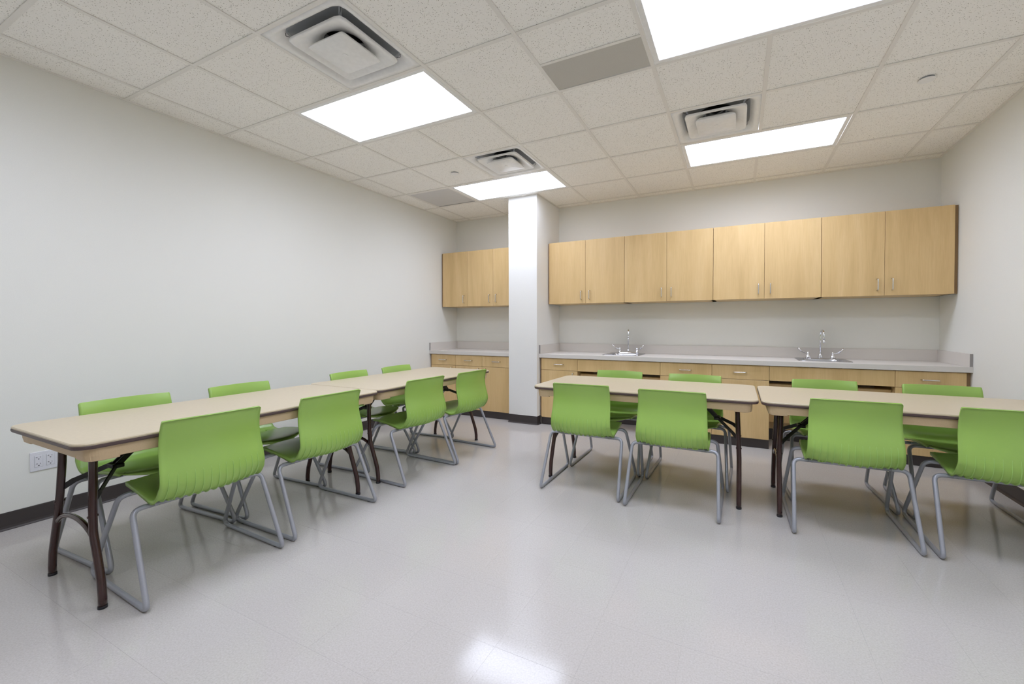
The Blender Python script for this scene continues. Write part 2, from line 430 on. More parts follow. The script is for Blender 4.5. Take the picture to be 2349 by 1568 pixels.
# square cone air diffusers
def diffuser(i, j, label):
    r_ = empty('air_diffuser', ((i+.5)*T, -(j+.5)*T, H), 0, label, 'vent', 'square ceiling air diffusers')
    bm = bmesh.new()
    loft_bm(bm, [(.2925, 60, .006), (.2925, 60, .0003), (.272, 30, .0000), (.264, 18, .002), (.254, 14, .009), (.242, 10, .023), (.228, 8, .042)])
    link('housing', finish(bm, 'housing', MAT['white_metal'], True), r_)
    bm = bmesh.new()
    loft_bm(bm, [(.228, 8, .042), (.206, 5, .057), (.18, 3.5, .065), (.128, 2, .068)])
    link('shaded_back_pan', finish(bm, 'shaded_back_pan', MAT['neck'], True), r_)  # grey colour stands in for shade deep inside the diffuser
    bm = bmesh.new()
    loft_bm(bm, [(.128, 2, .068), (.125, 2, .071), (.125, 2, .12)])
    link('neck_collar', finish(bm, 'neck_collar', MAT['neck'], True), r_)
    bm = bmesh.new()
    loft_bm(bm, [(.125, 2, .12), (.125, 2, .27)], close_last=True)
    link('duct', finish(bm, 'duct', MAT['duct_dark'], True), r_)
    bm = bmesh.new()
    loft_bm(bm, [(.206, 16, .006), (.207, 16, -.004), (.204, 15, -.008), (.198, 14, -.0075), (.18, 10, -.002), (.155, 5, .012), (.128, 2.6, .026), (.108, 2, .036), (.108, 2, .046),
                 (.110, 2, .046), (.111, 2, .037), (.130, 2.6, .029), (.157, 5, .015), (.182, 10, .001), (.199, 14, -.0035), (.203, 15, -.003), (.205, 16, .006), (.206, 16, .006)])
    link('middle_cone', finish(bm, 'middle_cone', MAT['white_metal'], True), r_)
    bm = bmesh.new()
    loft_bm(bm, [(.120, 18, .002), (.134, 20, -.014), (.136, 20, -.020), (.133, 20, -.0225), (.121, 18, -.0215), (.117, 18, -.024), (.03, 2, -.0245)], close_last=True)
    pl = link('centre_plaque', finish(bm, 'centre_plaque', MAT['white_metal'], True), r_)
    bm = bmesh.new(); lathe_bm(bm, [(.016, -.0235), (.016, -.0262), (.012, -.0268), (.004, -.0262)])
    link('plaque_boss', finish(bm, 'plaque_boss', MAT['white_metal'], False), pl)
    for sx, sy in ((1, 1), (1, -1), (-1, 1), (-1, -1)):
        bm = bmesh.new(); bar_bm(bm, (sx*.205, sy*.205, .055), (sx*.175, sy*.175, -.002), .014, .002, (sx, -sy, 0))
        link('outer_strut', finish(bm, 'outer_strut', MAT['neck']), r_)
        bm = bmesh.new(); bar_bm(bm, (sx*.078, sy*.078, .052), (sx*.055, sy*.055, -.012), .014, .002, (sx, -sy, 0))
        link('inner_strut', finish(bm, 'inner_strut', MAT['neck']), r_)
        bm = bmesh.new(); bar_bm(bm, (sx*.01, sy*.01, .055), (sx*.076, sy*.076, .055), .014, .003, (sx, -sy, 0))
        link('cross_strut', finish(bm, 'cross_strut', MAT['neck']), r_)
        bm = bmesh.new()
        tube_bm(bm, fillet([(sx*.225, sy*.205, .050), (sx*.212, sy*.205, .038), (sx*.212, sy*.205, .022), (sx*.195, sy*.195, .018)], .006, 3), .0016, 6)
        link('spring_hook', finish(bm, 'spring_hook', MAT['slot'], True), r_)
    return r_
diffuser(2, 5, 'largest-looking square white air diffuser at the top left of the ceiling')
diffuser(2, 2, 'square white air diffuser behind the ceiling light in front of the column')
diffuser(5, 2, 'square white air diffuser at the corner of the light over the right cabinets')

# perforated return-air grille
rg = empty('return_grille', (.5*T, -1.5*T, H), 0, 'flat grey perforated return-air grille next to the light before the column', 'vent')
a = T/2-.014
bm = bmesh.new()
for q in ((-a, a, -a, -a+.02), (-a, a, a-.012, a), (-a, -a+.012, -a+.02, a-.012), (a-.012, a, -a+.02, a-.012)): box_bm(bm, *q, .0004, .012, .001)
link('frame', finish(bm, 'frame', MAT['tee']), rg)
box('perforated_face', MAT['perforated'], rg, -a+.012, a-.012, -a+.02, a-.012, .0035, .007)
bm = bmesh.new()
for k in range(46):
    x = -a+.02+k*(2*a-.04)/45; box_bm(bm, x-.0035, x+.0035, a-.024, a-.0165, .0015, .006)
o = link('slot_row', finish(bm, 'slot_row', MAT['slot']), rg); o['kind'] = 'stuff'

# concealed sprinkler cover plates
def sprinkler(x, y, label):
    r_ = empty('sprinkler_cover', (x, y, ZT), 0, label, 'sprinkler', 'round sprinkler covers')
    bm = bmesh.new(); lathe_bm(bm, [(.030, .0), (.030, -.010), (.043, -.0105), (.0435, -.012), (.042, -.0132), (.002, -.0138)], n=40)
    link('cover_plate', finish(bm, 'cover_plate', MAT['white_metal'], False), r_)
    bm = bmesh.new(); lathe_bm(bm, [(.036, -.0002), (.036, -.004), (.030, -.006)], n=32)
    link('cup_rim', finish(bm, 'cup_rim', MAT['neck'], False), r_)
sprinkler(.935, -1.535, 'small round white sprinkler cover left of the middle air diffuser')
sprinkler(4.563, -1.55, 'round white sprinkler cover near the upper right corner of the ceiling')

# ------------------------------------------------------------------ cabinets
YU, YD = -.245, -.49            # faces of wall-cabinet doors / base-cabinet doors
def pull(parent, x, z, y, vertical=True, L=.104):
    """bent wire pull"""
    h = L/2
    if vertical: pts = [(x, y+.002, z-h), (x, y-.030, z-h+.004), (x, y-.030, z+h-.004), (x, y+.002, z+h)]
    else: pts = [(x-h, y+.002, z), (x-h+.004, y-.030, z), (x+h-.004, y-.030, z), (x+h, y+.002, z)]
    return tube('handle', MAT['nickel'], parent, fillet(pts, .010, 5), .0050, 10)
def door(parent, name, x0, x1, z0, z1, y, th=.019):
    return box(name, MAT['maple'], parent, x0+.0013, x1-.0013, y, y+th, z0, z1, .0009)
ZU0, ZU1 = 1.437, 2.190
def wall_cabinet(x0, x1, seams, handles, label, back=YB-.001, end=(0, 0)):
    r_ = empty('wall_cabinet', ((x0+x1)/2, back, ZU0), 0, label, 'cabinet', 'maple wall cabinets')
    L = Vector(((x0+x1)/2, back, ZU0))
    def bx(n, m_, a, b_, c_, d, e, f, bev=0): return box(n, m_, r_, a-L.x, b_-L.x, c_-L.y, d-L.y, e-L.z, f-L.z, bev)
    bm = bmesh.new(); q = .018; yf = YU+.0215
    for bb in ((x0+.002, x0+.002+q, yf, back, ZU0, ZU1), (x1-.002-q, x1-.002, yf, back, ZU0, ZU1), (x0+.002, x1-.002, yf, back, ZU1-q, ZU1), (x0+.002, x1-.002, yf, back, ZU0, ZU0+q),
               (x0+.01, x1-.01, back-.008, back, ZU0, ZU1), (x0+.02, x1-.02, yf+.02, back, (ZU0+ZU1)/2-.009, (ZU0+ZU1)/2+.009)):
        box_bm(bm, bb[0]-L.x, bb[1]-L.x, bb[2]-L.y, bb[3]-L.y, bb[4]-L.z, bb[5]-L.z)
    link('carcass', finish(bm, 'carcass', MAT['maple']), r_)
    xs = [x0]+seams+[x1]
    for k in range(len(xs)-1):
        d = bx('door', MAT['maple'], xs[k]+(.0019 if k == 0 else .0013), xs[k+1]-(.0019 if k == len(xs)-2 else .0013), YU, YU+.019, ZU0+.0005, ZU1-.001, .0009)
        hx = xs[k+1]-.052 if handles[k] == 'R' else xs[k]+.052
        pull(d, hx-L.x, 1.536-L.z, YU-L.y)
    return r_
XC = CX0-.004
wall_cabinet(-.235, .183, [], ['R'], 'single-door maple wall cabinet against the left wall, over the left counter')
wall_cabinet(.183, XC, [.594], ['R', 'L'], 'two-door maple wall cabinet left of the column, half hidden by it')
wall_cabinet(1.406, 2.342, [1.877], ['R', 'L'], 'two-door maple wall cabinet just right of the column')
wall_cabinet(2.342, 3.274, [2.807], ['R', 'L'], 'two-door maple wall cabinet second right of the column, above the left sink')
wall_cabinet(3.274, 4.213, [3.742], ['R', 'L'], 'two-door maple wall cabinet third from the column')
wall_cabinet(4.213, 5.153, [4.685], ['R', 'L'], 'two-door maple wall cabinet at the right end beside the right wall')
# scribe fillers between cabinets and walls
def filler(x0, x1, y0, y1, z0, z1, label):
    o = box('filler_strip', MAT['maple_shaded'], None, x0, x1, y0, y1, z0, z1, .0008); tag(o, label, 'filler strip')
filler(XL+.001, -.2355, YU+.022, YU+.04, ZU0+.001, ZU1-.001, 'thin dark filler strip between left wall and wall cabinet')
filler(5.1535, XR-.001, YU+.022, YU+.04, ZU0+.001, ZU1-.001, 'thin dark filler strip between right wall and wall cabinet')
filler(CX1+.001, 1.4055, YU+.022, YU+.04, ZU0+.001, ZU1-.001, 'thin filler strip between column and wall cabinet')

ZD0, ZD1, ZA0, ZA1 = .088, .648, .6515, .787
def base_cabinet(x0, x1, seam, label, drawers=None, end_l=False, end_r=False):
    back = YB-.001
    L = Vector(((x0+x1)/2, back, 0))
    r_ = empty('base_cabinet', L, 0, label, 'cabinet', 'maple base cabinets')
    bm = bmesh.new(); q = .018; yf = YD+.0215
    for bb in ((x0+.001, x0+.001+q, yf, back, .10, .793), (x1-.001-q, x1-.001, yf, back, .10, .793), (x0+.001, x1-.001, yf, back, .10, .118), (x0+.001, x1-.001, yf, yf+.06, .775, .793), (x0+.01, x1-.01, back-.008, back, .1, .79),
               (x0+.004, x1-.004, YD+.035, back, .001, .10)):
        box_bm(bm, bb[0]-L.x, bb[1]-L.x, bb[2]-L.y, bb[3]-L.y, bb[4], bb[5])
    link('carcass', finish(bm, 'carcass', MAT['maple']), r_)
    box('toe_kick', MAT['base'], r_, x0+.0005-L.x, x1-.0005-L.x, YD+.012-L.y, YD+.035-L.y, .001, .100, .002)
    xs = [x0]+([seam] if seam else [])+[x1]
    for k in range(len(xs)-1):
        a, b_ = xs[k]+.0014-L.x, xs[k+1]-.0014-L.x
        dr = box('drawer', MAT['maple'], r_, a, b_, YD-L.y, YD+.019-L.y, ZA0, ZA1, .0009)
        pull(dr, (a+b_)/2, .720, YD-L.y, False, .112)
        dd = box('door', MAT['maple'], r_, a, b_, YD-L.y, YD+.019-L.y, ZD0, ZD1, .0009)
        right = (k == 0) if len(xs) == 3 else True
        pull(dd, (b_-.05 if right else a+.05), .575, YD-L.y)
    return r_
base_cabinet(-.240, .159, None, 'base cabinet at the left wall with one drawer over one door')
base_cabinet(.159, XC, .578, 'two-drawer two-door base cabinet between the left wall unit and the column')
base_cabinet(1.412, 1.865, None, 'narrow base cabinet just right of the column with one drawer and one door')
base_cabinet(2.781, 3.777, 3.279, 'two-drawer base cabinet in the middle between the two sinks')
base_cabinet(4.703, 5.150, None, 'narrow base cabinet at the right wall with one drawer and one door')
filler(XL+.001, -.2405, YD+.02, YD+.04, .10, .790, 'thin dark filler strip between left wall and base cabinet')
filler(CX1+.005, 1.4115, YD+.02, YD+.04, .10, .790, 'thin dark filler strip between column and base cabinet')
filler(5.1505, XR-.001, YD+.02, YD+.04, .10, .790, 'thin dark filler strip between right wall and base cabinet')

def knee_space(x0, x1, label):
    back = YB-.001; L = Vector(((x0+x1)/2, back, 0))
    r_ = empty('sink_apron', L, 0, label, 'panel', 'maple aprons over the open knee spaces')
    a, b_ = x0+.0014-L.x, x1-.0014-L.x
    box('apron', MAT['maple'], r_, a, b_, YD-L.y, YD+.019-L.y, ZA0, ZA1, .0009)
    bm = bmesh.new()
    bar_bm(bm, ((a+b_)/2, -.40-L.y, .615), ((a+b_)/2, -.17-L.y, .205), b_-a-.004, .016, (1, 0, 0))
    link('slanted_panel', finish(bm, 'slanted_panel', MAT['maple']), r_)
    box('lower_panel', MAT['maple'], r_, a, b_, -.060-L.y, -.044-L.y, .10, .32)
    box('toe_kick', MAT['base'], r_, a, b_, -.072-L.y, -.060-L.y, .001, .110, .002)
knee_space(1.865, 2.781, 'long handle-less maple apron under the left sink with an open knee space')
knee_space(3.777, 4.703, 'long handle-less maple apron under the right sink with an open knee space')

# counters
ZC, ZCB, YC, ZS = .837, .794, -.507, .943
def counter(x0, x1, holes, sides, label):
    r_ = empty('countertop', ((x0+x1)/2, YB, ZCB), 0, label, 'countertop')
    L = Vector(((x0+x1)/2, YB, ZCB))
    xs = [x0]; 
    for h in holes: xs += [h[0], h[1]]
    xs.append(x1)
    bm = bmesh.new()
    for k in range(0, len(xs), 2): box_bm(bm, xs[k]-L.x, xs[k+1]-L.x, YC-L.y, YB-.001-L.y, 0, ZC-ZCB)
    for h in holes:
        box_bm(bm, h[0]-L.x, h[1]-L.x, YC-L.y, h[2]-L.y, 0, ZC-ZCB); box_bm(bm, h[0]-L.x, h[1]-L.x, h[3]-L.y, YB-.001-L.y, 0, ZC-ZCB)
    link('worktop', finish(bm, 'worktop', MAT['laminate']), r_)
    box('front_edge', MAT['laminate'], r_, x0-L.x, x1-L.x, YC-.0025-L.y, YC-L.y, -.001, ZC-ZCB+.0002, .0008)
    box('backsplash', MAT['laminate'], r_, x0-L.x, x1-L.x, YB-.021-L.y, YB-.001-L.y, ZC-ZCB, ZS-ZCB, .001)
    if 'L' in sides: box('side_splash', MAT['laminate'], r_, x0-L.x, x0+.019-L.x, YC+.001-L.y, YB-.0215-L.y, ZC-ZCB, ZS-ZCB, .001)
    if 'R' in sides: box('side_splash', MAT['laminate'], r_, x1-.019-L.x, x1-L.x, YC+.001-L.y, YB-.0215-L.y, ZC-ZCB, ZS-ZCB, .001)
    for s_, xx in (('L', x0), ('R', x1-.019)):
        if s_ in sides: box('splash_cap', MAT['laminate_edge'], r_, xx+.0002-L.x, xx+.0188-L.x, YC+.0002-L.y, YC+.0008-L.y, ZC-ZCB+.002, ZS-ZCB-.001)
    return r_
SINKS = [(2.325, -.165), (4.235, -.165)]
hs = [(sx-.185, sx+.185, sy-.185, sy+.120) for sx, sy in SINKS]
counter(XL+.001, CX0-.001, [], 'L', 'short grey laminate countertop between left wall and column')
counter(CX1+.001, XR-.001, hs, 'LR', 'long grey laminate countertop with two sinks right of the column')

# ------------------------------------------------------------------ sinks and faucets
def sink(x, y, label):
    r_ = empty('sink', (x, y, ZC), 0, label, 'sink', 'stainless drop-in sinks')
    bm = bmesh.new(); cy = -.028
    R_ = []
    loft_bm(bm, [(.208, 30, .0002), (.208, 30, .004), (.2035, 26, .0055), (.188, 20, .0045)])
    link('rim', finish(bm, 'rim', MAT['steel'], True), r_)
    # deck with an offset bowl
    bm = bmesh.new()
    outer = se_ring(bm, .189, 20, .0046); inner = se_ring(bm, .150, 9, .004, 64, 0, cy)
    for k in range(64): bm.faces.new((outer[k], outer[(k+1) % 64], inner[(k+1) % 64], inner[k]))
    prev = inner
    for hf, p, z in ((.147, 9, -.002), (.143, 8, -.02), (.138, 8, -.13), (.120, 6, -.15), (.03, 2, -.156)):
        rg_ = se_ring(bm, hf, p, z, 64, 0, cy)
        for k in range(64): bm.faces.new((prev[k], prev[(k+1) % 64], rg_[(k+1) % 64], rg_[k]))
        prev = rg_
    link('bowl', finish(bm, 'bowl', MAT['steel'], True), r_)
    bm = bmesh.new(); lathe_bm(bm, [(.036, -.154), (.036, -.151), (.028, -.152), (.005, -.155)], 0, cy)
    link('drain', finish(bm, 'drain', MAT['chrome']), r_)
sink(*SINKS[0], 'stainless steel sink set in the counter near the column')
sink(*SINKS[1], 'stainless steel sink set in the counter nearer the right wall')
def faucet(x, y, label, twist=0, slim=False):
    r_ = empty('faucet', (x, y, ZC+.0045), 0, label, 'faucet', 'chrome gooseneck faucets')
    bm = bmesh.new()
    h_ = .026 if not slim else .010
    sec = []
    for k in range(17):
        u = -1+2*k/16
        xx = u*.128; wy = .026*(1-abs(u)**6)**.5+.004 if abs(u) < 1 else .004
        hh = h_*(.75+.25*abs(math.cos(u*PI)))*(1-abs(u)**8*.9)
        sec.append([bm.verts.new((xx, wy*math.cos(a_), max(0, hh*math.sin(a_)))) for a_ in [PI*q/8 for q in range(9)]])
    for a_, b_ in zip(sec, sec[1:]):
        for q in range(8): bm.faces.new((a_[q], a_[q+1], b_[q+1], b_[q]))
    for s_ in (sec[0], sec[-1]): bm.faces.new(s_)
    for a_, b_ in zip(sec, sec[1:]): bm.faces.new((a_[0], b_[0], b_[8], a_[8]))
    link('escutcheon', finish(bm, 'escutcheon', MAT['chrome'], True), r_)
    th = twist; dx, dy = math.sin(th), -math.cos(th)
    pts = [(0, 0, .01), (0, 0, .215)]
    R0 = .058
    for k in range(1, 15):
        a_ = PI*k/14; d = R0-R0*math.cos(a_); pts.append((dx*d, dy*d, .225+R0*math.sin(a_)*.98))
    pts.append((dx*2*R0, dy*2*R0, .182))
    tube('spout', MAT['chrome'], r_, pts, .0078, 14)
    bm = bmesh.new(); lathe_bm(bm, [(.010, .182), (.0118, .180), (.0118, .162), (.009, .160)], dx*2*R0, dy*2*R0, 16)
    link('aerator', finish(bm, 'aerator', MAT['chrome'], True), r_)
    bm = bmesh.new(); lathe_bm(bm, [(.020, .0), (.021, .014), (.0165, .030), (.0165, .040), (.012, .046), (.0085, .05)], 0, 0, 18)
    link('spout_nut', finish(bm, 'spout_nut', MAT['chrome'], True), r_)
    for s_ in (-1, 1):
        bm = bmesh.new(); lathe_bm(bm, [(.024, .0), (.022, .016), (.014, .038), (.011, .042), (.013, .050), (.012, .062), (.004, .066)], s_*.102, 0, 18)
        v_ = link('valve_body', finish(bm, 'valve_body', MAT['chrome'], True), r_)
        # wrist-blade lever
        path = [(s_*.102, 0, .055), (s_*.122, -.004, .053), (s_*.150, -.010, .064), (s_*.172, -.014, .084), (s_*.190, -.018, .103)]
        path = fillet(path, .03, 3)
        bm = bmesh.new(); n = len(path); tube_bm(bm, path, [.0065+.0085*min(1, max(0, (k/(n-1)-.10)/.5)) for k in range(n)], 12, flat=.6)
        link('lever', finish(bm, 'lever', MAT['chrome'], True), v_)
faucet(2.335, -.012, 'chrome gooseneck faucet with wrist-blade levers at the sink nearer the column', twist=math.radians(14))
faucet(4.245, -.012, 'chrome gooseneck faucet with wrist-blade levers at the sink nearer the right wall', twist=math.radians(6), slim=True)

# ------------------------------------------------------------------ double outlet on left wall
ou = empty('wall_outlet', (XL, -4.059, .360), 0, 'white double-gang wall outlet with four sockets low on the left wall', 'outlet')
bm = bmesh.new(); box_bm(bm, .0003, .006, -.059, .059, -.057, .057, .002, 2); link('cover_plate', finish(bm, 'cover_plate', MAT['outlet']), ou)
for cy in (-.024, .024):
    rc_ = box('receptacle', MAT['outlet'], ou, .003, .0075, cy-.0165, cy+.0165, -.0335, .0335, .0008)
    bm = bmesh.new()
    for a_, b_, c_, d_ in ((cy-.0176, cy-.0165, -.0345, .0345), (cy+.0165, cy+.0172, -.0345, .0345), (cy-.0176, cy+.0172, -.0345, -.0336)): box_bm(bm, .0055, .0064, a_, b_, c_, d_)
    link('shadow_gap', finish(bm, 'shadow_gap', MAT['neck']), rc_)
    for cz in (-.019, .0195):
        for nm_, q in (('slot', (cy-.0080, cy-.0062, cz+.001, cz+.0085)), ('slot', (cy-.0125, cy-.0080, cz+.0040, cz+.0056)), ('slot', (cy+.0052, cy+.0070, cz+.0015, cz+.0080)), ('ground_hole', (cy-.0030, cy+.0026, cz-.0082, cz-.0036))):
            box(nm_, MAT['slot'], rc_, .0070, .0078, *q)
for sy in (-.024, .024):
    for sz in (-.048, .048):
        bm = bmesh.new(); bmesh.ops.create_cone(bm, cap_ends=True, segments=12, radius1=.0028, radius2=.0024, depth=.002, matrix=Matrix.Translation((.0065, sy, sz)) @ Matrix.Rotation(PI/2, 4, 'Y'))
        link('screw', finish(bm, 'screw', MAT['white_metal']), ou)

# ------------------------------------------------------------------ folding tables
TLEN, TWID, TZ = 1.522, .762, .716
def rrect(bm, hx, hy, r_, z, n=8):
    out = []
    for cx, cy, a0 in ((hx-r_, hy-r_, 0), (-hx+r_, hy-r_, PI/2), (-hx+r_, -hy+r_, PI), (hx-r_, -hy+r_, 1.5*PI)):
        for k in range(n+1):
            a_ = a0+PI/2*k/n; out.append(bm.verts.new((cx+r_*math.cos(a_), cy+r_*math.sin(a_), z)))
    return out
def ring_loft(bm, rs, c0=False, c1=False):
    for a_, b_ in zip(rs, rs[1:]):
        n = len(a_)
        for k in range(n): bm.faces.new((a_[k], a_[(k+1) % n], b_[(k+1) % n], b_[k]))
    if c0: bm.faces.new(rs[0])
    if c1: bm.faces.new(rs[-1])
def folding_table():
    r_ = empty('folding_table')
    hx, hy = TWID/2, TLEN/2
    bm = bmesh.new()
    rs = [rrect(bm, hx-.006, hy-.006, .060, TZ-.010), rrect(bm, hx-.0015, hy-.0015, .063, TZ-.0095), rrect(bm, hx-.001, hy-.001, .064, TZ-.004), rrect(bm, hx-.004, hy-.004, .062, TZ)]
    ring_loft(bm, rs, True, True); link('tabletop', finish(bm, 'tabletop', MAT['table_top']), r_)
    bm = bmesh.new()
    rs = [rrect(bm, hx-.012, hy-.012, .055, TZ-.026), rrect(bm, hx-.003, hy-.003, .062, TZ-.0245), rrect(bm, hx, hy, .065, TZ-.019), rrect(bm, hx, hy, .065, TZ-.012), rrect(bm, hx-.003, hy-.003, .062, TZ-.0098), rrect(bm, hx-.012, hy-.012, .055, TZ-.0098)]
    ring_loft(bm, rs, True, True); link('edge_bumper', finish(bm, 'edge_bumper', MAT['table_edge'], False), r_)
    # skirt: side rails with moulded corner blocks that drop lower
    zs0, zs1 = TZ-.075, TZ-.0262
    for s_ in (-1, 1):
        box('side_rail', MAT['table_skirt'], r_, s_*(hx-.024)-.007, s_*(hx-.024)+.007, -hy+.130, hy-.130, zs0+.003, zs1, .002)
        box('end_rail', MAT['table_skirt'], r_, -hx+.122, hx-.122, s_*(hy-.042)-.007, s_*(hy-.042)+.007, zs0+.003, zs1, .002)
    for sx in (-1, 1):
        for sy in (-1, 1):
            bm = bmesh.new(); n = 8
            def prof(inset, z):
                X, Y, R0 = hx-.016-inset, hy-.034-inset, .045
                pts = [(hx-.030-.100, Y)]
                pts += [(X-R0+R0*math.sin(PI/2*k/n), Y-R0+R0*math.cos(PI/2*k/n)) for k in range(n+1)]
                pts += [(X, hy-.135)]
                inn = [(X-.012, hy-.135), (X-.012, Y-.012), (hx-.130, Y-.012)]
                return [bm.verts.new((sx*a_, sy*b_, z)) for a_, b_ in pts+inn]
            ring_loft(bm, [prof(0, zs1), prof(.001, zs0+.018), prof(.005, zs0-.003), prof(.010, zs0-.006)], True, True)
            link('corner_block', finish(bm, 'corner_block', MAT['table_skirt'], False), r_)
    # legs: each end a pair of curved tubes, arch brace and folding stays
    for sy in (-1, 1):
        y0 = sy*.655
        for sx in (-1, 1):
            pts = [(sx*.160, y0-sy*.012, TZ-.03), (sx*.163, y0-sy*.010, .55), (sx*.172, y0-sy*.004, .40), (sx*.186, y0, .30), (sx*.224, y0, .20), (sx*.254, y0, .115), (sx*.264, y0, .05), (sx*.264, y0, .0)]
            leg = tube('leg', MAT['leg_brown'], r_, fillet(pts, .12, 5), .0148, 14)
            tube('foot_cap', MAT['slot'], leg, [(sx*.264, y0, .0005), (sx*.264, y0, .012)], .0158, 14)
            bm = bmesh.new(); bmesh.ops.create_cone(bm, cap_ends=True, segments=10, radius1=.006, radius2=.005, depth=.034, matrix=Matrix.Translation((sx*.176, y0-.002*sy, .365)) @ Matrix.Rotation(PI/2, 4, 'X'))
            link('rivet', finish(bm, 'rivet', MAT['leg_brown'], True), leg)
            # stay from leg to the hinge plate
            bm = bmesh.new(); iy = -sy
            A = (sx*.168, y0+iy*.010, .425); B = (sx*.140, y0+iy*.040, .455); D = (sx*.020, y0+iy*.136, .522)
            bar_bm(bm, A, B, .024, .005, (0, 0, 1)); bar_bm(bm, B, D, .022, .005, (0, 0, 1))
            link('folding_stay', finish(bm, 'folding_stay', MAT['black_metal']), r_)
        iy = -sy
        arch = [(-.237, y0, .175)]+[(.222*math.cos(PI-PI*k/16), y0, .20+.128*math.sin(PI*k/16)**.85) for k in range(0, 17)]+[(.237, y0, .175)]
        tube('arch_brace', MAT['leg_brown'], r_, arch, .0105, 12)
        bm = bmesh.new()
        box_bm(bm, -.032, .032, y0+iy*.138-.022, y0+iy*.138+.022, .508, .526, .002)
        bar_bm(bm, (-.016, y0+iy*.140, .520), (-.016, y0+iy*.29, TZ-.04), .024, .006, (0, 1, 0)); bar_bm(bm, (.016, y0+iy*.140, .520), (.016, y0+iy*.29, TZ-.04), .024, .006, (0, 1, 0))
        box_bm(bm, -.045, .045, y0+iy*.30-.025, y0+iy*.30+.025, TZ-.045, TZ-.0262, .002)
        link('hinge_plate', finish(bm, 'hinge_plate', MAT['black_metal']), r_)
        box('leg_mount', MAT['black_metal'], r_, -.20, .20, y0-sy*.012-.02, y0-sy*.012+.02, TZ-.045, TZ-.0262, .003)
    return r_
tb = folding_table()
TABLES = [(.884, -3.612, 0, 'nearest tan folding table in the left row, its end towards the camera'),
          (.846, -2.083, 0, 'tan folding table at the far end of the left row, near the column'),
          (2.866, -1.786, PI/2, 'tan folding table in the right row, its rounded end next to the column'),
          (4.400, -1.798, PI/2, 'tan folding table in the right row, cut off by the photo edge')]
for k, (x, y, rz, lab) in enumerate(TABLES):
    o = tb if k == 0 else copy_tree(tb)
    o.location = (x, y, 0); o.rotation_euler = (0, 0, rz); tag(o, lab, 'table', 'tan folding tables')

# ------------------------------------------------------------------ chairs
def cr(pts, n):
    """Catmull-Rom sample of a list of tuples"""
    out = []; m_ = len(pts)-1
    for k in range(n+1):
        tt = k/n*m_; i = min(int(tt), m_-1); f = tt-i
        p0, p1, p2, p3 = pts[max(i-1, 0)], pts[i], pts[i+1], pts[min(i+2, m_)]
        out.append(tuple(.5*((2*b_)+(-a_+c_)*f+(2*a_-5*b_+4*c_-d_)*f*f+(-a_+3*b_-3*c_+d_)*f**3) for a_, b_, c_, d_ in zip(p0, p1, p2, p3)))
    return out
# rows: (y centre, z centre, y side, z side, half width); sitter looks towards +y
SHELL = [(.236, .398, .150, .412, .150), (.233, .413, .168, .424, .178), (.215, .427, .163, .434, .196), (.165, .433, .130, .440, .206), (.09, .430, .075, .440, .211),
         (.00, .423, .00, .434, .214), (-.09, .415, -.075, .424, .216), (-.155, .408, -.138, .411, .216), (-.200, .408, -.180, .419, .2155), (-.233, .423, -.205, .446, .215), (-.249, .451, -.221, .474, .214),
         (-.254, .485, -.226, .492, .213), (-.248, .530, -.220, .533, .211), (-.237, .580, -.207, .582, .208), (-.229, .630, -.198, .632, .2055), (-.228, .680, -.198, .680, .204), (-.233, .725, -.207, .725, .203), (-.240, .758, -.219, .757, .202), (-.2415, .765, -.222, .763, .198)]
rowsS = cr(SHELL, 54)
def shell_pt(row, u):
    yc, zc, ys, zs, hw_ = row
    f = abs(u)**1.75
    return Vector((hw_*u, yc+(ys-yc)*f, zc+(zs-zc)*f))
